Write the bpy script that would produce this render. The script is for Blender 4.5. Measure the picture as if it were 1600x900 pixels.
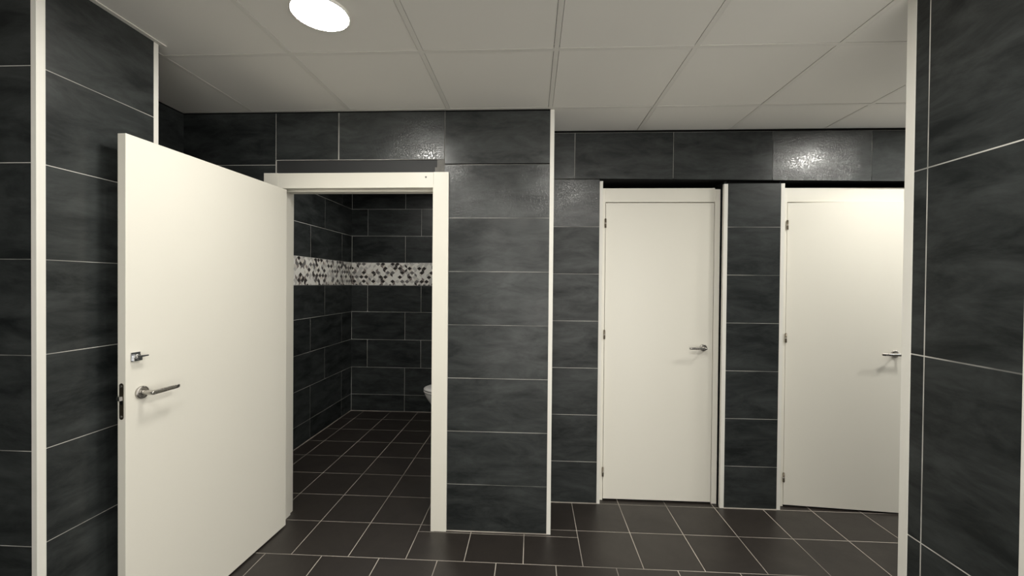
import bpy, bmesh, math, random
from mathutils import Vector, Matrix
random.seed(7)
for o in list(bpy.data.objects): bpy.data.objects.remove(o, do_unlink=True)
SC = bpy.context.scene
COL = SC.collection
PI = math.pi

# ------------------------------------------------------------------ camera
F_PX = 641.91
YAW, PITCH, ROLL = map(math.radians, (2.8013, 0.5535, 0.5131))
cam_d = bpy.data.cameras.new('camera'); cam = bpy.data.objects.new('camera', cam_d); COL.objects.link(cam)
cam_d.sensor_fit = 'HORIZONTAL'; cam_d.sensor_width = 36.0; cam_d.lens = F_PX / 1600 * 36.0
cam_d.clip_start = 0.02; cam_d.clip_end = 50
fw = Vector((-math.sin(YAW)*math.cos(PITCH), math.cos(YAW)*math.cos(PITCH), -math.sin(PITCH)))
rt = Vector((math.cos(YAW), math.sin(YAW), 0)); up = rt.cross(fw)
rt2 = rt*math.cos(ROLL) + up*math.sin(ROLL); up2 = -rt*math.sin(ROLL) + up*math.cos(ROLL)
M = Matrix((rt2, up2, -fw)).transposed().to_4x4(); M.translation = (0, 0, 1.5)
cam.matrix_world = M
SC.camera = cam

# ------------------------------------------------------------------ world, exposure, lamp strengths
w = bpy.data.worlds.new('world'); SC.world = w; w.use_nodes = True
w.node_tree.nodes['Background'].inputs[0].default_value = (1.0, 0.97, 0.90, 1)
w.node_tree.nodes['Background'].inputs[1].default_value = 2.7
vs = SC.view_settings
vs.view_transform = 'Standard'; vs.look = 'None'; vs.gamma = 1.0; vs.use_curve_mapping = False
vs.exposure = 0.0
LAMP_COL = (1.0, 0.975, 0.905)
LAMPS = [  # x, y, emission strength, label
    (-0.828, 1.560, 118, 'round white ceiling light glowing in front of the open stall door'),
    (2.22, 2.14, 150, 'round white ceiling light above the two closed doors on the right'),
    (0.40, 0.93, 205, 'round white ceiling light above the passage opening'),
    (-0.81, 0.33, 95, 'round white ceiling light above the viewer, nearest the left wall'),
    (-1.35, 3.60, 100, 'round white ceiling light inside the toilet stall'),
    (3.44, 2.14, 200, 'round white ceiling light far right in the passage, hidden by the wall edge'),
]

# ------------------------------------------------------------------ main measures (metres)
H = 2.541            # ceiling
Y1 = 2.457           # wall with the open stall door
Y2 = 2.826           # far wall with two closed doors
XL, YLa, YLb = -1.651, 1.291, 1.736     # left pier
XR, YRa, YRb = 1.348, 1.562, 1.170      # right pier
XS, YS, XSR = -2.108, 4.706, -0.545      # stall: left wall, back wall, right wall
XE = 4.10            # right end of the far passage, left open to let in added world light
XN = 3.35            # right side of the near room
XA = -2.17           # alcove left wall
T = 0.3217
G = 0.0027

# ------------------------------------------------------------------ materials
def nt(name):
    m = bpy.data.materials.new(name); m.use_nodes = True
    t = m.node_tree; b = t.nodes['Principled BSDF']; return m, t, b
def mk(t, kind, **kw):
    n = t.nodes.new(kind)
    for k, v in kw.items():
        if k.startswith('i_'): n.inputs[int(k[2:])].default_value = v
        else: setattr(n, k, v)
    return n
def mat_plain(name, col, rough=0.5, metal=0.0, spec=0.5, noise=0.0, nscale=6.0, rnoise=0.0):
    m, t, b = nt(name)
    b.inputs['Roughness'].default_value = rough; b.inputs['Metallic'].default_value = metal
    b.inputs['Specular IOR Level'].default_value = spec
    b.inputs['Base Color'].default_value = (*col, 1)
    if noise or rnoise:
        tc = mk(t, 'ShaderNodeTexCoord'); n = mk(t, 'ShaderNodeTexNoise'); n.inputs['Scale'].default_value = nscale
        n.inputs['Detail'].default_value = 5
        t.links.new(tc.outputs['Object'], n.inputs['Vector'])
        if noise:
            r = mk(t, 'ShaderNodeMix', data_type='RGBA')
            r.inputs[6].default_value = (*[c*(1-noise) for c in col], 1); r.inputs[7].default_value = (*[min(1, c*(1+noise)) for c in col], 1)
            t.links.new(n.outputs['Fac'], r.inputs[0]); t.links.new(r.outputs[2], b.inputs['Base Color'])
        if rnoise:
            mr = mk(t, 'ShaderNodeMapRange'); mr.inputs[3].default_value = rough-rnoise; mr.inputs[4].default_value = rough+rnoise
            t.links.new(n.outputs['Fac'], mr.inputs[0]); t.links.new(mr.outputs[0], b.inputs['Roughness'])
    return m

def mat_tile(name, dark, light, scale, rlo, rhi, spec, speck=0.0, bump=0.0):
    """glazed oxide-look tile: cloudy streaks, different on every tile (face attribute 'seed')"""
    m, t, b = nt(name); L = t.links.new
    tc = mk(t, 'ShaderNodeTexCoord'); at = mk(t, 'ShaderNodeAttribute', attribute_name='seed')
    sc = mk(t, 'ShaderNodeVectorMath', operation='SCALE'); L(at.outputs['Fac'], sc.inputs[3]); sc.inputs[0].default_value = (37.0, 53.0, 19.0)
    ad = mk(t, 'ShaderNodeVectorMath', operation='ADD'); L(tc.outputs['Object'], ad.inputs[0]); L(sc.outputs[0], ad.inputs[1])
    ml = mk(t, 'ShaderNodeVectorMath', operation='MULTIPLY'); L(ad.outputs[0], ml.inputs[0]); ml.inputs[1].default_value = scale
    n1 = mk(t, 'ShaderNodeTexNoise'); n1.inputs['Scale'].default_value = 1.0; n1.inputs['Detail'].default_value = 9; n1.inputs['Roughness'].default_value = 0.68
    n1.inputs['Distortion'].default_value = 0.4
    L(ml.outputs[0], n1.inputs['Vector'])
    n2 = mk(t, 'ShaderNodeTexNoise'); n2.inputs['Scale'].default_value = 3.1; n2.inputs['Detail'].default_value = 4
    L(ad.outputs[0], n2.inputs['Vector'])
    n3 = mk(t, 'ShaderNodeTexNoise'); n3.inputs['Scale'].default_value = 85.0; n3.inputs['Detail'].default_value = 5
    L(ad.outputs[0], n3.inputs['Vector'])
    mr = mk(t, 'ShaderNodeMapRange'); mr.inputs[1].default_value = 0.34; mr.inputs[2].default_value = 0.68; L(n1.outputs['Fac'], mr.inputs[0])
    # per tile tone
    tone = mk(t, 'ShaderNodeMapRange'); L(at.outputs['Fac'], tone.inputs[0]); tone.inputs[3].default_value = -0.12; tone.inputs[4].default_value = 0.12
    add = mk(t, 'ShaderNodeMath', operation='ADD', use_clamp=True); L(mr.outputs[0], add.inputs[0]); L(tone.outputs[0], add.inputs[1])
    mx = mk(t, 'ShaderNodeMix', data_type='RGBA'); L(add.outputs[0], mx.inputs[0])
    mx.inputs[6].default_value = (*dark, 1); mx.inputs[7].default_value = (*light, 1)
    L(mx.outputs[2], b.inputs['Base Color'])
    # glaze: cloudy base roughness, shinier patches with a fine crackle
    r1 = mk(t, 'ShaderNodeMapRange'); r1.inputs[1].default_value = 0.35; r1.inputs[2].default_value = 0.68
    r1.inputs[3].default_value = rhi; r1.inputs[4].default_value = rlo; L(n1.outputs['Fac'], r1.inputs[0])
    L(r1.outputs[0], b.inputs['Roughness'])
    b.inputs['Specular IOR Level'].default_value = spec
    if speck:
        q = mk(t, 'ShaderNodeMapRange'); q.inputs[1].default_value = 0.44; q.inputs[2].default_value = 0.62; L(n2.outputs['Fac'], q.inputs[0])
        ag = mk(t, 'ShaderNodeAttribute', attribute_name='gloss')    # how worn and shiny this tile is
        qq = mk(t, 'ShaderNodeMath', operation='MULTIPLY_ADD'); L(q.outputs[0], qq.inputs[0]); qq.inputs[1].default_value = 0.6; qq.inputs[2].default_value = 0.55
        gq = mk(t, 'ShaderNodeMath', operation='MULTIPLY'); L(qq.outputs[0], gq.inputs[0]); L(ag.outputs['Fac'], gq.inputs[1])
        cw = mk(t, 'ShaderNodeMath', operation='MULTIPLY_ADD', use_clamp=True); L(gq.outputs[0], cw.inputs[0]); cw.inputs[1].default_value = speck; cw.inputs[2].default_value = 0.04
        L(cw.outputs[0], b.inputs['Coat Weight']); cr = mk(t, 'ShaderNodeMapRange'); cr.inputs[3].default_value = 0.24; cr.inputs[4].default_value = 0.17; L(q.outputs[0], cr.inputs[0]); L(cr.outputs[0], b.inputs['Coat Roughness'])
    if bump:
        q2 = mk(t, 'ShaderNodeMapRange'); q2.inputs[1].default_value = 0.47; q2.inputs[2].default_value = 0.60; L(n2.outputs['Fac'], q2.inputs[0])
        qs = mk(t, 'ShaderNodeMath', operation='MULTIPLY_ADD'); L(q2.outputs[0], qs.inputs[0]); qs.inputs[1].default_value = bump*0.6; qs.inputs[2].default_value = bump*0.4
        bp = mk(t, 'ShaderNodeBump'); 
        ab = mk(t, 'ShaderNodeAttribute', attribute_name='gloss'); qg = mk(t, 'ShaderNodeMath', operation='MULTIPLY'); L(qs.outputs[0], qg.inputs[0]); g3 = mk(t, 'ShaderNodeMath', operation='POWER'); L(ab.outputs['Fac'], g3.inputs[0]); g3.inputs[1].default_value = 4.0; L(g3.outputs[0], qg.inputs[1])
        L(qg.outputs[0], bp.inputs['Strength']); bp.inputs['Distance'].default_value = 0.0010
        hm = mk(t, 'ShaderNodeMapRange'); hm.inputs[1].default_value = 0.44; hm.inputs[2].default_value = 0.60; L(n3.outputs['Fac'], hm.inputs[0]); L(hm.outputs[0], bp.inputs['Height']); L(bp.outputs[0], b.inputs['Coat Normal'])
    return m

def mat_grout(name, lo, hi, scale):
    m, t, b = nt(name); L = t.links.new
    tc = mk(t, 'ShaderNodeTexCoord'); n = mk(t, 'ShaderNodeTexNoise'); n.inputs['Scale'].default_value = scale; n.inputs['Detail'].default_value = 3
    L(tc.outputs['Object'], n.inputs['Vector'])
    mr = mk(t, 'ShaderNodeMapRange'); mr.inputs[1].default_value = 0.36; mr.inputs[2].default_value = 0.6; L(n.outputs['Fac'], mr.inputs[0])
    mx = mk(t, 'ShaderNodeMix', data_type='RGBA'); L(mr.outputs[0], mx.inputs[0])
    mx.inputs[6].default_value = (*lo, 1); mx.inputs[7].default_value = (*hi, 1)
    L(mx.outputs[2], b.inputs['Base Color']); b.inputs['Roughness'].default_value = 0.9; b.inputs['Specular IOR Level'].default_value = 0.2
    return m

M_TILE = mat_tile('black_oxide_wall_tile', (0.0075, 0.0095, 0.0098), (0.046, 0.051, 0.0505), (3.6, 3.6, 11.0), 0.34, 0.50, 0.30, 1.0, 1.0)
M_FLOOR = mat_tile('black_floor_tile', (0.0190, 0.0150, 0.0130), (0.030, 0.0250, 0.0215), (2.5, 2.5, 2.5), 0.36, 0.46, 0.55)
M_GROUT = mat_grout('pale_wall_grout', (0.16, 0.16, 0.15), (0.62, 0.60, 0.56), 3.0)
M_FGROUT = mat_grout('pale_floor_grout', (0.26, 0.235, 0.21), (0.56, 0.51, 0.45), 1.7)
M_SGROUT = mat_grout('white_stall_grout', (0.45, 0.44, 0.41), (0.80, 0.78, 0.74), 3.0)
M_GAP = mat_plain('dark_joint_and_shade', (0.006, 0.006, 0.006), 0.9, spec=0.1)  # open joints; also shade painted into the ceiling gap and door recess
M_STRIP = mat_plain('smooth_dark_filler_strip', (0.024, 0.025, 0.026), 0.6, noise=0.15, nscale=9)
M_PATCH = mat_plain('grey_mortar_patch', (0.16, 0.155, 0.145), 0.85, noise=0.25, nscale=30)
M_WHITE = mat_plain('white_plastic_profile', (0.80, 0.78, 0.72), 0.42, noise=0.03, nscale=12)
M_DOOR = mat_plain('cream_white_door_laminate', (0.80, 0.772, 0.690), 0.36, noise=0.015, nscale=2.5, rnoise=0.05)
M_CEIL = mat_plain('white_ceiling_board', (0.80, 0.78, 0.73), 0.8, spec=0.3, noise=0.02, nscale=3)
M_TBAR = mat_plain('white_ceiling_grid', (0.74, 0.72, 0.67), 0.45)
M_STEEL = mat_plain('satin_steel', (0.50, 0.48, 0.45), 0.28, metal=1.0, rnoise=0.06, nscale=40)
M_CHROME = mat_plain('polished_chrome', (0.62, 0.63, 0.65), 0.10, metal=1.0, rnoise=0.02, nscale=40)
M_BRONZE = mat_plain('dark_worn_steel', (0.10, 0.085, 0.06), 0.4, metal=0.9, noise=0.2, nscale=40)
M_HINGE = mat_plain('brown_steel_hinge', (0.20, 0.17, 0.13), 0.4, metal=0.8, noise=0.2, nscale=60)
M_CERAM = mat_plain('white_ceramic', (0.82, 0.81, 0.79), 0.12, noise=0.01)
M_SEAT = mat_plain('white_toilet_seat_plastic', (0.84, 0.82, 0.80), 0.25, noise=0.01)
def mat_emit(name, col, st):
    m, t, b = nt(name)
    b.inputs['Base Color'].default_value = (0.9, 0.9, 0.88, 1)
    b.inputs['Emission Color'].default_value = (*col, 1); b.inputs['Emission Strength'].default_value = st
    return m

# ------------------------------------------------------------------ mesh helpers
class MB:
    def __init__(s):
        s.bm = bmesh.new(); s.seed = s.bm.faces.layers.float.new('seed'); s.gl = s.bm.faces.layers.float.new('gloss'); s.gloss = 0.0; s.mats = []
    def mi(s, m):
        if m not in s.mats: s.mats.append(m)
        return s.mats.index(m)
    def face(s, vs_, m, sd=0.0, smooth=False):
        f = s.bm.faces.new(vs_); f.material_index = s.mi(m); f[s.seed] = sd; f[s.gl] = s.gloss; f.smooth = smooth; return f
    def hexa(s, c, m, sd=0.0):   # 8 corners: 4 of one side then 4 of the other
        v = [s.bm.verts.new(p) for p in c]
        for q in ((0,1,2,3), (7,6,5,4), (0,4,5,1), (1,5,6,2), (2,6,7,3), (3,7,4,0)):
            s.face([v[i] for i in q], m, sd)
    def box(s, x0, x1, y0, y1, z0, z1, m, sd=0.0):
        s.hexa([(x0,y0,z0),(x1,y0,z0),(x1,y1,z0),(x0,y1,z0),(x0,y0,z1),(x1,y0,z1),(x1,y1,z1),(x0,y1,z1)], m, sd)
    def prism(s, pts, axis, a, b_, m):  # polygon in the plane across axis, extruded from a to b_
        def P(p, c): return {'x': (c, p[0], p[1]), 'y': (p[0], c, p[1]), 'z': (p[0], p[1], c)}[axis]
        v0 = [s.bm.verts.new(P(p, a)) for p in pts]; v1 = [s.bm.verts.new(P(p, b_)) for p in pts]
        s.face(v0, m); s.face(v1[::-1], m)
        n = len(pts)
        for i in range(n): s.face([v0[i], v1[i], v1[(i+1) % n], v0[(i+1) % n]], m)
    def rings(s, R, m, cap0=True, cap1=True, closed=True):
        V = [[s.bm.verts.new(p) for p in r] for r in R]; n = len(R[0])
        for a, b_ in zip(V, V[1:]):
            for i in range(n): s.face([a[i], a[(i+1) % n], b_[(i+1) % n], b_[i]], m, 0, True)
        if cap0: s.face(V[0][::-1], m, 0, False)
        if cap1: s.face(V[-1], m, 0, False)
    def cyl(s, p0, p1, r0, r1, m, n=24):
        p0 = Vector(p0); p1 = Vector(p1); d = (p1-p0).normalized()
        a = d.orthogonal().normalized(); b_ = d.cross(a)
        s.rings([[p + (a*math.cos(2*PI*i/n) + b_*math.sin(2*PI*i/n))*r for i in range(n)] for p, r in ((p0, r0), (p1, r1))], m)
    def build(s, name, parent=None, bevel=0.0, seg=2, kind=None, label=None, cat=None, group=None, xf=None):
        if xf is not None: bmesh.ops.transform(s.bm, matrix=xf, verts=s.bm.verts)
        bmesh.ops.recalc_face_normals(s.bm, faces=s.bm.faces)
        me = bpy.data.meshes.new(name); s.bm.to_mesh(me); s.bm.free()
        for m in s.mats: me.materials.append(m)
        o = bpy.data.objects.new(name, me); COL.objects.link(o)
        if parent: o.parent = parent
        if bevel:
            b = o.modifiers.new('bevel', 'BEVEL'); b.width = bevel; b.segments = seg; b.limit_method = 'ANGLE'; b.angle_limit = math.radians(40)
        tag(o, label, cat, group, kind)
        return o
def tag(o, label=None, cat=None, group=None, kind=None):
    if label: o['label'] = label
    if cat: o['category'] = cat
    if group: o['group'] = group
    if kind: o['kind'] = kind
def empty(name, loc, rz=0.0, **kw):
    o = bpy.data.objects.new(name, None); COL.objects.link(o); o.location = loc; o.rotation_euler = (0, 0, rz)
    o.empty_display_size = 0.1; tag(o, **kw); return o

TH = 0.0006  # tile thickness showing above the grout bed
def tile_rows(zs, u0, u1, joints=lambda i: ()):
    """rows between consecutive zs; joints(i) gives the vertical joints of row i"""
    out = []
    for i, (a, b) in enumerate(zip(zs, zs[1:])):
        js = [u0] + sorted(j for j in joints(i) if u0+0.02 < j < u1-0.02) + [u1]
        for p, q in zip(js, js[1:]): out.append((p, q, a, b))
    return out
def tiled(mb, axis, c, n, u0, u1, z0, z1, tiles, tile=None, grout=None, bed=0.03, g=G, gloss=None):
    """tiled face in the plane axis=c looking along n*axis; the backing reaches bed behind it"""
    tile = tile or M_TILE; grout = grout or M_GROUT
    def bx(a, b, p, q, d0, d1, m, sd=0.0):
        lo, hi = sorted((c-n*d0, c-n*d1))
        if axis == 'y': mb.box(a, b, lo, hi, p, q, m, sd)
        elif axis == 'x': mb.box(lo, hi, a, b, p, q, m, sd)
        else: mb.box(a, b, p, q, lo, hi, m, sd)
    if axis != 'z' and z1 > H-0.01:
        bx(u0, u1, z0, H-0.009, TH, bed, grout); bx(u0, u1, H-0.009, z1, TH, bed, M_GAP)  # near-black band stands in for the shadow gap under the ceiling
    else: bx(u0, u1, z0, z1, TH, bed, grout)
    if axis != 'z' and z0 == 0: bx(u0, u1, 0.0, 0.005, -0.0035, TH+0.0006, M_FGROUT)
    h = g/2
    for a, b, p, q in tiles:
        mb.gloss = gloss(a, p) if gloss else random.random()*0.22
        bx(a+(h if a > u0+1e-4 else 0), b-(h if b < u1-1e-4 else 0), p+(h if p > z0+1e-4 else 0), q-(h if q < z1-1e-4 else 0), 0, TH+0.0006, tile, random.random())
    mb.gloss = 0.0
def rowz(z_off, top, first=0.0, step=T):
    zs = [first]; k = 1
    while z_off + k*step < top-0.02:
        zs.append(z_off+k*step); k += 1
    zs.append(top); return zs
def bond(a, b, period, lo, hi):
    def f(i):
        o = a if i % 2 == 0 else b
        k0 = math.floor((lo-o)/period); return [o+k*period for k in range(k0, k0+int((hi-lo)/period)+3)]
    return f

# ------------------------------------------------------------------ floor
mb = MB()
FT = 0.3195; xs0 = 0.285; ys0 = 2.188
xmin, xmax, ymin, ymax = -3.25, XE+0.05, -1.55, 4.80
tl = []
row = math.floor((ymin-ys0)/FT)
while ys0+row*FT < ymax:
    a, b = max(ymin, ys0+row*FT), min(ymax, ys0+(row+1)*FT)
    sh = 0.0 if row >= 0 else (-0.145 if row % 2 else 0.02)
    js = [xmin]; k = math.ceil((xmin-xs0-sh)/FT)
    while xs0+sh+k*FT < xmax:
        if xs0+sh+k*FT > xmin+0.01: js.append(xs0+sh+k*FT)
        k += 1
    js.append(xmax)
    for p, q in zip(js, js[1:]):
        if row == 0 and -0.70 < p < 0.0: tl += [(p, q, a, 2.439), (p, q, 2.439, b)]
        else: tl.append((p, q, a, b))
    row += 1
tiled(mb, 'z', 0.0, 1, xmin, xmax, ymin, ymax, tl, M_FLOOR, M_FGROUT, bed=0.06, g=0.0044)
mb.build('floor', kind='structure', label='dark brown black square floor tiles with pale joints', cat='floor')

# ------------------------------------------------------------------ ceiling: boards lying in a flush grid
mb = MB()
CX, CY, CS = 0.0981, 1.8394, 0.6074
bx_ = [CX+k*CS for k in range(-6, 10)]; by_ = [CY+k*CS for k in range(-6, 6)]
mb.box(xmin, xmax, ymin, ymax, H+0.03, H+0.08, M_CEIL)
hb = 0.011
for x in bx_:
    if xmin < x < xmax:
        mb.box(x-hb, x+hb, ymin, ymax, H, H+0.0035, M_TBAR)
for i, y in enumerate(by_):
    if ymin < y < ymax:
        e = [xmin]+[x for x in bx_ if xmin < x < xmax]+[xmax]
        for p, q in zip(e, e[1:]): mb.box(p+hb, q-hb, y-hb, y+hb, H+0.0003, H+0.004, M_TBAR)
ex = [xmin]+[x for x in bx_ if xmin < x < xmax]+[xmax]; ey = [ymin]+[y for y in by_ if ymin < y < ymax]+[ymax]
for p, q in zip(ex, ex[1:]):
    for r, s in zip(ey, ey[1:]):
        dz = random.uniform(0.0, 0.0012)
        mb.box(p+hb+0.0018, q-hb-0.0018, r+hb+0.0018, s-hb-0.0018, H+0.0010+dz, H+0.02, M_CEIL)
        mb.box(p+hb-0.002, q-hb+0.002, r+hb-0.002, s-hb+0.002, H+0.0205, H+0.028, M_GAP)
# wall angle along the left pier
mb.box(XL-0.002, XL+0.020, YLa, YLb+0.02, H-0.002, H+0.003, M_TBAR)
mb.build('ceiling', kind='structure', label='suspended ceiling of large square off white boards in a thin grid', cat='ceiling')

# ------------------------------------------------------------------ walls
Z1 = -0.0357
ZS1 = rowz(Z1, H-0.006)                  # joints of the wall with the open door
OX0, OX1, OZ = -1.558, -0.592, 2.078     # opening of the stall
WT = 0.145
mb = MB()
# panel right of the door
tiled(mb, 'y', Y1, -1, -0.533, 0.099, 0, 2.2145, tile_rows([z for z in ZS1 if z < 2.1]+[2.214], -0.533, 0.099), bed=WT, gloss=lambda u, z: 0.85 if z > 1.8 else 0.60 if z > 1.5 else 0.45 if z > 1.2 else 0.32 if z > 0.5 else 0.18)
tiled(mb, 'y', Y1+0.0005, -1, -0.533, 0.099, 2.214, H, [(-0.5325, 0.099, 2.220, H-0.008)], grout=M_GAP, bed=WT-0.02, gloss=lambda u, z: 0.55)
mb.box(-0.5345, -0.5305, Y1+0.001, Y1+0.02, 2.17, H-0.008, M_PATCH)
mb.box(-0.592, -0.533, Y1+0.002, Y1+WT, 0, 2.2, M_PATCH)
mb.box(0.099, 0.116, Y1+0.003, Y1+WT, 0, H, M_GAP)
# over the door
tiled(mb, 'y', Y1, -1, -1.58, -0.536, 2.247, H, [(-1.579, -1.1872, 2.2475, H-0.006), (-1.1828, -0.536, 2.2475, H-0.006)], bed=WT, gloss=lambda u, z: 1.0 if u > -1.3 else 0.15)
mb.box(-1.1866, -1.1834, Y1+0.0008, Y1+0.003, 2.25, H-0.006, M_PATCH)
mb.box(-1.58, -0.579, Y1+0.010, Y1+WT, 2.078, 2.247, M_STRIP)
mb.box(-0.579, -0.536, Y1+0.004, Y1+WT, 2.078, 2.247, M_PATCH)
# left of the door
tiled(mb, 'y', Y1, -1, XA-0.02, -1.5815, 0, H, tile_rows(ZS1[:-2]+[2.218, H-0.006], XA-0.02, -1.5815), bed=WT)
mb.box(-1.5835, -1.5795, Y1+0.0010, Y1+0.02, 2.247, H-0.006, M_PATCH)
# inner faces towards the stall
for a, b in ((XS, OX0), (OX1, XSR)): mb.box(a, b, Y1+WT, Y1+WT+0.004, 0, H, M_TILE, 0.3)
mb.box(OX0, OX1, Y1+WT, Y1+WT+0.004, OZ, H, M_TILE, 0.6)
mb.build('wall_front_of_stall', kind='structure', label='black tiled wall holding the open stall door', cat='wall')

# return wall between the stall wall and the far wall (looks to the right)
mb = MB()
ZS2 = rowz(-0.0353, H-0.006)
tiled(mb, 'x', 0.120, 1, Y1+0.024, Y2, 0, H, tile_rows(ZS2, Y1+0.024, Y2), bed=0.10)
mb.build('wall_return', kind='structure', label='narrow black tiled return wall beside the stall', cat='wall')

# far wall: stretch left of the first door, pillar, beam
mb = MB()
zf = [z for z in ZS2 if z < 2.1] 
tiled(mb, 'y', Y2, -1, 0.120, 0.4535, 0, 2.2165, tile_rows(zf+[2.2165], 0.120, 0.4535), bed=0.12, gloss=lambda u, z: 1.0 if z > 1.8 else 0.05)
tiled(mb, 'y', Y2, -1, 1.3045, 1.6505, 0, 2.186, tile_rows(zf+[2.186], 1.3045, 1.6505), bed=0.12, gloss=lambda u, z: 0.45 if z > 1.5 else 0.12)
mb.box(1.3045, 1.6505, Y2+0.02, Y2+0.12, 2.186, 2.30, M_GAP)
tiled(mb, 'y', Y2, -1, 2.62, XE, 0, 2.186, tile_rows(zf+[2.186], 2.62, XE, bond(3.25, 3.57, 0.6434, 2.6, XE)), bed=0.12)
mb.box(2.62, XE, Y2+0.02, Y2+0.12, 2.186, 2.30, M_GAP)
# side faces of the two recesses
for x0, x1 in ((0.4535, 0.462), (1.290, 1.3045), (1.6505, 1.662), (2.606, 2.62)):
    mb.box(x0, x1, Y2+0.0225, Y2+0.30, 0, 2.21, M_TILE, random.random())
# beam over both doors
YB = Y2-0.018
def zb(x): return 2.2205 - 0.0108*(x-0.12)
js = [0.120, 0.281, 0.937, 1.582, 2.213, 2.86, 3.50, XE]
mb.box(0.120, XE, YB+0.0025, Y2+0.30, 2.222, H, M_GROUT)
mb.box(0.120, XE, YB+0.0020, Y2+0.2, H-0.014, H, M_GAP)  # shadow gap above the beam, painted near black
for a, b in zip(js, js[1:]):
    a2 = a+(G/2 if a > 0.13 else 0); b2 = b-(G/2 if b < XE-0.01 else 0); yb = YB+0.006; mb.gloss = 1.0 if 1.4 < a < 1.7 else 0.6 if a < 0.2 else 0.08
    mb.hexa([(a2, YB, zb(a)), (b2, YB, zb(b)), (b2, yb, zb(b)), (a2, yb, zb(a)), (a2, YB, H-0.016), (b2, YB, H-0.016), (b2, yb, H-0.016), (a2, yb, H-0.016)], M_TILE, random.random())
mb.box(0.4535, XE, YB+0.006, Y2+0.30, 2.205, 2.2225, M_GAP)  # shade over the door recesses put in as a near-black soffit
mb.build('wall_far', kind='structure', label='black tiled far wall with recesses for two closed doors', cat='wall')
# dark wall added behind the two closed doors to stop light leaks
mb = MB()
mb.box(0.12, XE+0.05, Y2+0.32, Y2+0.40, -0.05, H, M_GAP)
mb.box(1.42, 1.50, Y2+0.12, Y2+0.33, 0, H, M_GAP); mb.box(XE-0.02, XE+0.05, Y2+0.13, Y2+0.33, 0, H, M_GAP)
mb.build('wall_behind_doors', kind='structure', label='added dark wall behind the closed doors', cat='wall')

# left pier and the wall facing the camera beside it
ZL = [0.0]+[0.603-T+k*T for k in range(0, 7)]
ZL = [z for z in ZL if z < H-0.05]+[H]
mb = MB()
tiled(mb, 'x', XL, 1, YLa+0.025, YLb-0.020, 0, H, tile_rows(ZL, YLa+0.025, YLb-0.020), bed=0.05, gloss=lambda u, z: 0.6 if z > 1.2 else 0.2)
tiled(mb, 'y', YLa, -1, -3.25, XL-0.018, 0, H, tile_rows(ZL, -3.25, XL-0.018, bond(-2.31, -2.65, 0.6434, -3.3, XL)), bed=0.05)
tiled(mb, 'y', YLb, 1, -3.25, XL-0.018, 0, H, tile_rows(ZL, -3.25, XL-0.018, bond(-2.31, -2.65, 0.6434, -3.3, XL)), bed=0.05)
mb.box(-3.25, XL-0.004, YLa+0.004, YLb-0.004, 0, H, M_GAP)
mb.build('wall_left', kind='structure', label='black tiled wall end on the left with white corner profiles', cat='wall')

# alcove side wall behind the open door
mb = MB()
tiled(mb, 'x', XA, 1, YLb, Y1+0.1, 0, H, tile_rows(ZS1, YLb, Y1+0.1), bed=0.08)
mb.build('wall_alcove', kind='structure', label='black tiled side wall of the dark corner behind the open door', cat='wall')

# right pier and wall beside it
ZR = [0.0, 0.6186, 1.2646, 1.9106, H]
mb = MB()
jn = 1.4776
tiled(mb, 'x', XR, -1, YRb+0.022, YRa-0.034, 0, H, tile_rows(ZR, YRb+0.022, YRa-0.034, lambda i: (jn,)), bed=0.05, g=0.0045)
tiled(mb, 'y', YRb, -1, XR+0.02, XE, 0, H, tile_rows(ZR, XR+0.02, XE, bond(1.67, 1.67, 0.323, 1.3, XE)), bed=0.05)
tiled(mb, 'y', YRa, 1, XR+0.02, XE, 0, H, tile_rows(ZR, XR+0.02, XE, bond(1.67, 1.67, 0.323, 1.3, XE)), bed=0.05)
mb.box(XR+0.004, XE, YRb+0.004, YRa-0.004, 0, H, M_GAP)
mb.build('wall_right', kind='structure', label='black tiled wall end on the right with tall upright tiles', cat='wall')

# room around the camera; its back and the passage end stay open for fill light
mb = MB()
tiled(mb, 'y', -1.45, 1, -3.2, -0.8, 0, H, tile_rows(ZL, -3.2, -0.8, bond(-2.31, -2.65, 0.6434, -3.3, XE)), bed=0.08)
mb.build('wall_behind_camera', kind='structure', label='black tiled wall behind the viewer', cat='wall')
mb = MB()
tiled(mb, 'x', -3.17, 1, -1.45, YLa, 0, H, tile_rows(ZL, -1.45, YLa, bond(0, 0.3, 0.6434, -1.5, YLa)), bed=0.08)
mb.build('wall_room_left', kind='structure', label='black tiled left side wall of the near room', cat='wall')
mb = MB()
tiled(mb, 'x', XN-0.02, -1, -1.45, YRb, 0, H, tile_rows(ZL, -1.45, YRb, bond(0, 0.3, 0.6434, -1.5, YRb)), bed=0.08)
mb.build('wall_room_right', kind='structure', label='black tiled right side wall of the near room', cat='wall')

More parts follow.
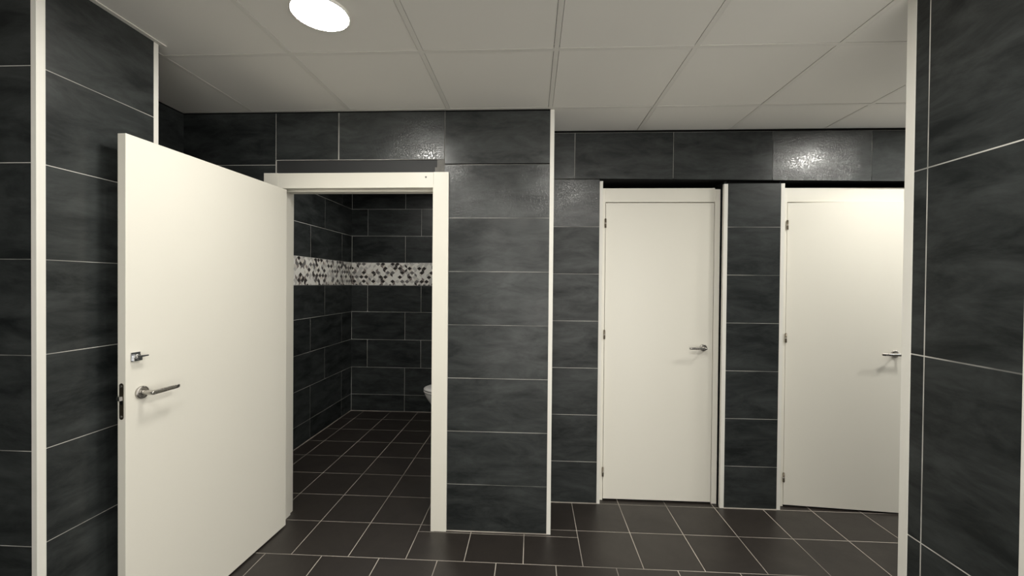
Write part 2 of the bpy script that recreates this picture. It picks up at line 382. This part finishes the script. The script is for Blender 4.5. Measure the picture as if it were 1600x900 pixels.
# stall interior
ZST = [0.0, 0.196, 0.514, 0.838, 1.161, 1.470, 1.735, 2.044, 2.356, H]
mb = MB()
fS = bond(3.815, 4.085, 0.645, 2.4, YS); fmapS = {0: 0, 1: 0, 2: 1, 3: 0, 4: 1, 5: 0, 6: 0, 7: 1, 8: 0}
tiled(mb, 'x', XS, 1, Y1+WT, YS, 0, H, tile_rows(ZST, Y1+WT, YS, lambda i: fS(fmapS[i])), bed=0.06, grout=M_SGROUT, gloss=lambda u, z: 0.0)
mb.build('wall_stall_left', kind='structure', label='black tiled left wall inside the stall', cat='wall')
mb = MB()
fB = bond(-1.917, -1.473, 0.632, XS, XSR); fmapB = {0: 1, 1: 1, 2: 0, 3: 1, 4: 0, 5: 0, 6: 1, 7: 0, 8: 1}
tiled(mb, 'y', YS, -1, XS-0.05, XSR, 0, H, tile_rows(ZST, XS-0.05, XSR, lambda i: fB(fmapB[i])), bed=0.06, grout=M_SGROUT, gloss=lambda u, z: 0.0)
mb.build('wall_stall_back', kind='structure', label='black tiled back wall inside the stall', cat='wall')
mb = MB()
tiled(mb, 'x', XSR, -1, Y1+WT, YS+0.05, 0, H, tile_rows(ZST, Y1+WT, YS+0.05, lambda i: fS(fmapS[i])), bed=0.06)
mb.build('wall_stall_right', kind='structure', label='black tiled right wall inside the stall', cat='wall')

# decorative mosaic band: rhombi in a tumbling block pattern
MOS = [mat_plain('mosaic_white', (0.84, 0.82, 0.77), 0.35), mat_plain('mosaic_pale_grey', (0.58, 0.56, 0.53), 0.35), mat_plain('mosaic_beige', (0.70, 0.66, 0.59), 0.35),
       mat_plain('mosaic_grey', (0.17, 0.16, 0.155), 0.35), mat_plain('mosaic_dark_brown', (0.030, 0.024, 0.022), 0.3), mat_plain('mosaic_taupe', (0.24, 0.20, 0.18), 0.3)]
M_MBED = mat_plain('mosaic_grout', (0.75, 0.73, 0.69), 0.8)
def mosaic(name, axis, c, n, u0, u1, z0, z1, label):
    mb = MB(); bm = mb.bm; ra, rb, rc = 0.0285, 0.0225, 0.0280; wd = 2*ra
    def P(u, z, d): return (u, c+n*d, z) if axis == 'y' else (c+n*d, u, z)
    lo, hi = sorted((c+n*0.001, c+n*0.003))
    if axis == 'y': mb.box(u0, u1, lo, hi, z0, z1, M_MBED)
    else: mb.box(lo, hi, u0, u1, z0, z1, M_MBED)
    j = 0; z = z0-0.03
    def pick(k):
        q = random.random()
        if k == 0: return MOS[4] if q < 0.36 else MOS[3] if q < 0.48 else MOS[1] if q < 0.70 else MOS[0]
        return MOS[0] if q < 0.50 else MOS[1] if q < 0.68 else MOS[2] if q < 0.82 else MOS[5] if q < 0.90 else MOS[3] if q < 0.95 else MOS[4]
    def clip(poly):
        for ax, lim, sg in ((0, u0, 1), (0, u1, -1), (1, z0, 1), (1, z1, -1)):
            out = []
            for i in range(len(poly)):
                a, b = poly[i], poly[(i+1) % len(poly)]
                ia, ib = (a[ax]-lim)*sg >= 0, (b[ax]-lim)*sg >= 0
                if ia: out.append(a)
                if ia != ib:
                    t_ = (lim-a[ax])/(b[ax]-a[ax]); out.append((a[0]+t_*(b[0]-a[0]), a[1]+t_*(b[1]-a[1])))
            poly = out
            if len(poly) < 3: return None
        return poly
    while z < z1+0.07:
        u = u0-wd+(wd/2 if j % 2 else 0)
        while u < u1+wd:
            h = [(u+p_, z+q_) for p_, q_ in ((ra, rb), (0, 2*rb), (-ra, rb), (-ra, rb-rc), (0, -rc), (ra, rb-rc))]   # 0 upper right,1 top,2 upper left,3 lower left,4 bottom,5 lower right
            o = (u, z)
            for k, q in enumerate(((o, h[0], h[1], h[2]), (o, h[2], h[3], h[4]), (o, h[4], h[5], h[0]))):
                cx = sum(p[0] for p in q)/4; cz = sum(p[1] for p in q)/4
                q = [(cx+(p[0]-cx)*0.95, cz+(p[1]-cz)*0.95) for p in q]
                q = clip(q)
                if not q: continue
                m_ = pick(k)
                a = [bm.verts.new(P(p[0], p[1], 0.0045)) for p in q]; b = [bm.verts.new(P(p[0], p[1], 0.0028)) for p in q]
                mb.face(a, m_); nn = len(q)
                for i in range(nn): mb.face([a[i], b[i], b[(i+1) % nn], a[(i+1) % nn]], m_)
            u += wd
        z += rb+rc; j += 1
    mb.build(name, kind='structure', label=label, cat='mosaic band')
mosaic('trim_1', 'x', XS, 1, Y1+WT+0.01, YS-0.003, 1.474, 1.732, 'black and white rhombus mosaic band on the left wall of the stall')
mosaic('trim_2', 'y', YS, -1, XS+0.003, XSR-0.01, 1.474, 1.732, 'black and white rhombus mosaic band on the back wall of the stall')

# ------------------------------------------------------------------ white corner profiles
tn = [3]
def profile(x, y, sx, sy, lx, ly, z1, label, th=0.0025):
    """L profile whose corner is (x, y); legs run from it: lx along sx in x, ly along sy in y"""
    mb = MB()
    pts = [(x, y), (x+sx*lx, y), (x+sx*lx, y+sy*th), (x+sx*th, y+sy*th), (x+sx*th, y+sy*ly), (x, y+sy*ly)]
    # solid filled corner behind the legs keeps it light tight
    mb.prism(pts, 'z', 0.0, z1, M_WHITE)
    mb.build('trim_%d' % tn[0], kind='structure', label=label, cat='corner profile', bevel=0.0008, seg=2); tn[0] += 1
e = 0.0012
profile(XL+e, YLa-e, -1, 1, 0.018+e, 0.026+e, H-0.001, 'thick white corner profile at the near edge of the left wall')
profile(XL+e, YLb+e, -1, -1, 0.02+e, 0.021+e, H-0.003, 'white corner profile at the far edge of the left wall')
profile(0.1235, Y1-e, -1, 1, 0.0245, 0.026, H-0.002, 'white corner profile right of the open stall, beside the passage')
profile(0.4750, Y2-e, -1, 1, 0.0215, 0.05, 2.2155, 'white corner profile left of the narrow closed door')
profile(1.2790, Y2-e, 1, 1, 0.026, 0.022, 2.184, 'white corner profile on the left edge of the tiled pillar')
profile(1.6745, Y2-e, -1, 1, 0.0245, 0.05, 2.186, 'white corner profile on the right edge of the tiled pillar')
profile(XR-e, YRa+e, 1, -1, 0.022+e, 0.035+e, H-0.001, 'wide white corner profile at the far edge of the right wall')
profile(XR-e, YRb-e, 1, 1, 0.018+e, 0.023+e, H-0.001, 'white corner profile at the near edge of the right wall')

# ------------------------------------------------------------------ door hardware
def lever_handle(parent, p, n, d, label=None, s=1.0):
    """round rose on the leaf at p, neck along n, lever along d (unit vectors)"""
    p = Vector(p); n = Vector(n); d = Vector(d); u = n.cross(d)
    mb = MB()
    def ring(c, r, a, b, k=28): return [c+(a*math.cos(2*PI*i/k)+b*math.sin(2*PI*i/k))*r for i in range(k)]
    R = [(0.0, 0.0255), (0.006, 0.0255), (0.0085, 0.0245), (0.0095, 0.0225), (0.0095, 0.0135)]
    mb.rings([ring(p+n*h*s, r*s, d, u) for h, r in R], M_STEEL)
    # neck
    mb.rings([ring(p+n*h*s, r*s, d, u) for h, r in ((0.009, 0.0100), (0.014, 0.0092), (0.050, 0.0092), (0.0575, 0.0085), (0.0595, 0.0065))], M_STEEL)
    # lever: flat oval bar leaving the neck
    L = 0.115*s
    secs = []
    for t_ in [i/14 for i in range(15)]:
        x = -0.008*s + t_*(L+0.008*s); off = 0.051*s
        hw = (0.0092 - 0.0012*t_)*s; hn = (0.0085-0.0035*t_)*s
        if t_ > 0.93: hw *= 0.8; hn *= 0.7
        if t_ == 0: hw *= 0.7; hn *= 0.7
        c = p + n*off + d*x
        secs.append([c + u*hw*math.copysign(abs(math.sin(a))**0.7, math.sin(a)) + n*hn*math.copysign(abs(math.cos(a))**0.7, math.cos(a)) for a in [2*PI*i/20 for i in range(20)]])
    mb.rings(secs, M_STEEL)
    return mb.build('lever_handle', parent, label=label)

def inv(o): 
    return Matrix.Translation(o.location) @ Matrix.Rotation(o.rotation_euler.z, 4, 'Z')

# -- door 1: frame of the stall + open leaf
d1 = empty('door_1', (-1.49, 2.43, 0), kind='structure', label='open cream white stall door swung toward the viewer, with its frame', cat='door')
I1 = Matrix.Translation((1.49, -2.43, 0))
YC = 2.442
def frame_part(name, fn, label=None, bev=0.0015):
    mb = MB(); fn(mb); return mb.build(name, d1, xf=I1, label=label, bevel=bev)
frame_part('casing', lambda m: m.box(-1.646, -1.556, YC, Y1+0.004, 0, 2.165, M_DOOR))
frame_part('casing', lambda m: m.box(-0.5965, -0.505, YC, Y1+0.004, 0.002, 2.1675, M_DOOR))
frame_part('header_casing', lambda m: m.prism([(-1.5555, 2.0715), (-0.5972, 2.0745), (-0.5972, 2.1665), (-1.5555, 2.164)], 'y', YC+0.0006, Y1+0.004, M_DOOR))
frame_part('screw_cap', lambda m: m.cyl((-0.643, YC+0.001, 2.137), (-0.643, YC-0.0008, 2.137), 0.006, 0.005, M_PATCH, 16), 'small grey screw spot', 0)
def jamb(m):
    m.box(-1.575, -1.553, YC+0.001, 2.606, 0, 2.075, M_DOOR); m.box(-0.600, -0.580, YC+0.001, 2.606, 0, 2.075, M_DOOR)
    m.box(-1.575, -0.580, YC+0.001, 2.606, 2.074, 2.092, M_DOOR)
frame_part('jamb', jamb)
def stop(m):
    m.box(-1.553, -1.541, 2.50, 2.56, 0, 2.062, M_DOOR); m.box(-0.612, -0.600, 2.50, 2.56, 0, 2.062, M_DOOR); m.box(-1.553, -0.600, 2.50, 2.56, 2.062, 2.074, M_DOOR)
frame_part('door_stop', stop)
# leaf: local frame x along the leaf from hinge to free edge, y = face normal
HG = Vector((-1.497, 2.437, 0)); FR = Vector((-1.551, 1.495, 0))
dx = (FR-HG).normalized(); WL = (FR-HG).length
ny = Vector((0, 0, 1)).cross(dx)      # points to +X side? fixed below
if ny.x < 0: ny = -ny
Bs = Matrix((dx, ny, Vector((0, 0, 1)))).transposed().to_4x4(); Bs.translation = HG
def place(o, Mx, parent, inv_parent):
    pass
DZ0, DZ1, DT = 0.010, 2.0615, 0.034
XF1 = I1 @ Bs
mb = MB(); mb.box(0, WL, -DT, 0, DZ0, DZ1, M_DOOR); leaf1 = mb.build('door_leaf', d1, xf=XF1, bevel=0.001)
def handle_on(parent, XF, px, pz, dirx, label=None):
    R3 = XF.to_3x3()
    h = lever_handle(parent, XF @ Vector((px, 0, pz)), R3 @ Vector((0, 1, 0)), R3 @ Vector((dirx, 0, 0)), label)
    return h
handle_on(leaf1, XF1, WL-0.060, 1.057, -1, 'satin steel lever handle on a round rose')
# lever on the hidden side, too
R3 = XF1.to_3x3()
# thumb turn: small square plate, round hub and flat tab
mb = MB()
hx, hz = WL-0.034, 1.203
mb.box(hx-0.019, hx+0.017, 0, 0.005, hz-0.018, hz+0.018, M_CHROME)
mb.box(hx-0.019, hx+0.012, 0.005, 0.014, hz-0.016, hz-0.002, M_CHROME)
mb.cyl((hx, 0.004, hz), (hx, 0.020, hz), 0.0115, 0.010, M_CHROME, 20)
mb.prism([(hx-0.034, hz+0.004), (hx+0.010, hz+0.007), (hx+0.010, hz-0.003), (hx-0.034, hz-0.001)], 'y', 0.018, 0.026, M_CHROME)
mb.build('thumb_turn', leaf1, xf=XF1, bevel=0.0012, label='small chrome bolt turn')
# lock faceplate on the free edge
def stadium(cx, cz, hw, hh, k=10):
    P = []
    for i in range(k+1): a = PI*i/k; P.append((cx+hw*math.cos(a), cz+hh-hw+hw*math.sin(a)))
    for i in range(k+1): a = PI+PI*i/k; P.append((cx+hw*math.cos(a), cz-hh+hw+hw*math.sin(a)))
    return P
mb = MB(); zc = 1.036
mb.prism(stadium(-DT/2, zc, 0.009, 0.070), 'x', WL-0.001, WL+0.0012, M_BRONZE)
pl_ = mb.build('lock_faceplate', leaf1, xf=XF1, label='dark worn lock faceplate on the door edge')
mb = MB()
mb.prism([(-DT/2-0.0045, zc-0.012), (-DT/2+0.0055, zc-0.012), (-DT/2+0.0055, zc+0.012), (-DT/2-0.0045, zc+0.012)], 'x', WL+0.0014, WL+0.0022, M_GAP)
mb.hexa([(WL+0.001, -DT/2-0.007, zc+0.004), (WL+0.001, -DT/2+0.006, zc+0.004), (WL+0.002, -DT/2+0.006, zc+0.020), (WL+0.001, -DT/2-0.007, zc+0.020),
         (WL+0.005, -DT/2-0.018, zc+0.004), (WL+0.012, -DT/2+0.004, zc+0.004), (WL+0.012, -DT/2+0.004, zc+0.020), (WL+0.005, -DT/2-0.018, zc+0.020)], M_STEEL)
mb.build('latch_bolt', pl_, xf=XF1)
for dz in (-0.058, 0.058):
    mb = MB(); mb.cyl((WL+0.0012, -DT/2, zc+dz), (WL+0.0022, -DT/2, zc+dz), 0.0045, 0.0038, M_STEEL, 14); mb.build('screw', pl_, xf=XF1)
# hinges of the open leaf (barrels in the corner between leaf and jamb)
for z in (0.28, 1.05, 1.86):
    mb = MB(); mb.cyl((-0.006, -DT-0.004, z-0.045), (-0.006, -DT-0.004, z+0.045), 0.006, 0.006, M_HINGE, 14)
    mb.box(-0.004, 0.0, -DT, -0.004, z-0.04, z+0.04, M_HINGE); mb.build('hinge', leaf1, xf=XF1)

# -- the two closed doors
def closed_door(name, x0, xh, x1, x2, ang, label, hinges, hz, right_ret, hx_off):
    """x0..xh left stile, xh..x1 leaf, x1..x2 right stile; ang opens the leaf toward the viewer around its left edge"""
    root = empty(name, (xh, Y2+0.05, 0), kind='structure', label=label, cat='door')
    I = Matrix.Translation((-xh, -(Y2+0.05), 0)); yf = Y2+0.05; top = 2.168
    mb = MB(); mb.box(x0, xh-0.001, yf, yf+0.09, 0.001, top, M_DOOR); mb.build('casing', root, xf=I, bevel=0.0012)
    mb = MB(); mb.box(x1+0.002, x2, yf, yf+0.09, 0.001, top-(0.008 if right_ret else 0), M_DOOR); mb.build('casing', root, xf=I, bevel=0.0012)
    mb = MB(); mb.box(xh-0.001, x1+0.002, yf+0.001, yf+0.09, 2.0725, top, M_DOOR); mb.build('header_casing', root, xf=I, bevel=0.0012)
    mb = MB(); mb.box(xh-0.001, xh+0.012, yf+0.045, yf+0.088, 0.001, 2.0725, M_DOOR); mb.box(x1-0.010, x1+0.002, yf+0.045, yf+0.088, 0.001, 2.0725, M_DOOR)
    mb.box(xh, x1, yf+0.045, yf+0.088, 2.060, 2.0725, M_DOOR); mb.build('door_stop', root, xf=I)
    wl = x1-xh-0.002
    XF = Matrix.Rotation(-ang, 4, 'Z')
    # leaf local: x from hinge, y: face is y=0 looking to -y
    mb = MB(); mb.box(0.0015, wl, -0.0005, 0.036, 0.012, 2.0665, M_DOOR); leaf = mb.build('door_leaf', root, xf=XF, bevel=0.0012)
    R = XF.to_3x3()
    lever_handle(leaf, XF @ Vector((wl-hx_off, 0, hz)), R @ Vector((0, -1, 0)), R @ Vector((-1, 0, 0)), 'satin steel lever handle on a round rose', 0.94)
    for z in hinges:
        mb = MB(); mb.cyl((-0.0005, -0.006, z-0.030), (-0.0005, -0.006, z+0.030), 0.0065, 0.0065, M_HINGE, 14)
        mb.cyl((-0.0005, -0.006, z-0.003), (-0.0005, -0.006, z+0.003), 0.0072, 0.0072, M_STEEL, 14)
        mb.cyl((-0.0005, -0.006, z+0.030), (-0.0005, -0.006, z+0.034), 0.0065, 0.003, M_HINGE, 14); mb.build('hinge', root)
    return root
closed_door('door_2', 0.4765, 0.503, 1.240, 1.2785, 0.0, 'narrow closed cream white door just right of the open stall', (0.20, 1.155, 1.925), 1.075, True, 0.062)
closed_door('door_3', 1.6775, 1.722, 2.475, 2.560, math.radians(4.6), 'cream white door standing slightly ajar, farthest right behind the wall edge', (0.20, 1.150, 1.915), 1.062, False, 0.080)

# ------------------------------------------------------------------ toilet (wall hung, on the right wall of the stall, facing left)
tx, ty = XSR-0.002, 4.215
toi = empty('toilet', (tx, ty, -0.012), label='white wall hung toilet half hidden behind the right door casing', cat='toilet')
def oval(xf, xb, hw, z, n=40, p=2.2):
    """closed outline: front tip at -xf, back at -xb (distance from the wall)"""
    out = []
    cx = -(xf*0.46+xb*0.54)
    for i in range(n):
        a = 2*PI*i/n; c, s = math.cos(a), math.sin(a)
        lx = (xf+cx) if c < 0 else (-xb-cx)
        e_ = 2/p if c < 0 else 0.55
        out.append((cx + math.copysign(abs(c)**(2/2.1 if c < 0 else 0.5), c)*lx, math.copysign(abs(s)**(0.92 if c < 0 else 0.8), s)*hw, z))
    return out
mb = MB()
mb.rings([oval(f, 0.0, h, z) for f, h, z in ((0.20, 0.085, 0.075), (0.27, 0.105, 0.085), (0.34, 0.122, 0.12), (0.41, 0.140, 0.18), (0.47, 0.156, 0.245), (0.515, 0.169, 0.30), (0.545, 0.177, 0.345), (0.556, 0.180, 0.375), (0.556, 0.180, 0.385), (0.548, 0.174, 0.389))], M_CERAM, True, True)
mb.build('bowl', toi)
mb = MB()
mb.rings([oval(f, 0.09, h, z) for f, h, z in ((0.546, 0.174, 0.3925), (0.565, 0.187, 0.3965), (0.566, 0.188, 0.406), (0.560, 0.183, 0.4095))], M_SEAT)
mb.build('seat', toi)
mb = MB()
mb.rings([oval(f, 0.085, h, z) for f, h, z in ((0.548, 0.176, 0.4140), (0.566, 0.188, 0.4175), (0.563, 0.186, 0.430), (0.540, 0.172, 0.439), (0.45, 0.13, 0.4435))], M_SEAT)
mb.build('lid', toi)
for s_ in (-0.075, 0.075):
    mb = MB(); mb.cyl((-0.075, s_-0.018, 0.405), (-0.075, s_+0.018, 0.405), 0.011, 0.011, M_STEEL, 16); mb.build('lid_hinge', toi)

# ------------------------------------------------------------------ ceiling lights
def ceiling_light(x, y, strength, label, r=0.104):
    root = empty('ceiling_light', (x, y, H), label=label, cat='ceiling light', group='round ceiling lights')
    mb = MB(); n = 48
    def ring(rr, z): return [(rr*math.cos(2*PI*i/n), rr*math.sin(2*PI*i/n), z) for i in range(n)]
    mb.rings([ring(r+0.006, 0.004), ring(r+0.006, -0.004), ring(r+0.003, -0.007), ring(r, -0.007), ring(r, 0.004)], M_WHITE, False, False)
    mb.build('rim', root)
    em = mat_emit('lamp_glow', LAMP_COL, strength)
    mb = MB(); mb.rings([ring(r-0.001, -0.001), ring(r-0.001, -0.0062), ring(r-0.004, -0.0072), ring(r*0.6, -0.008)], em)
    mb.build('diffuser', root)
for x, y, s, lb in LAMPS:
    if s: ceiling_light(x, y, s, lb)
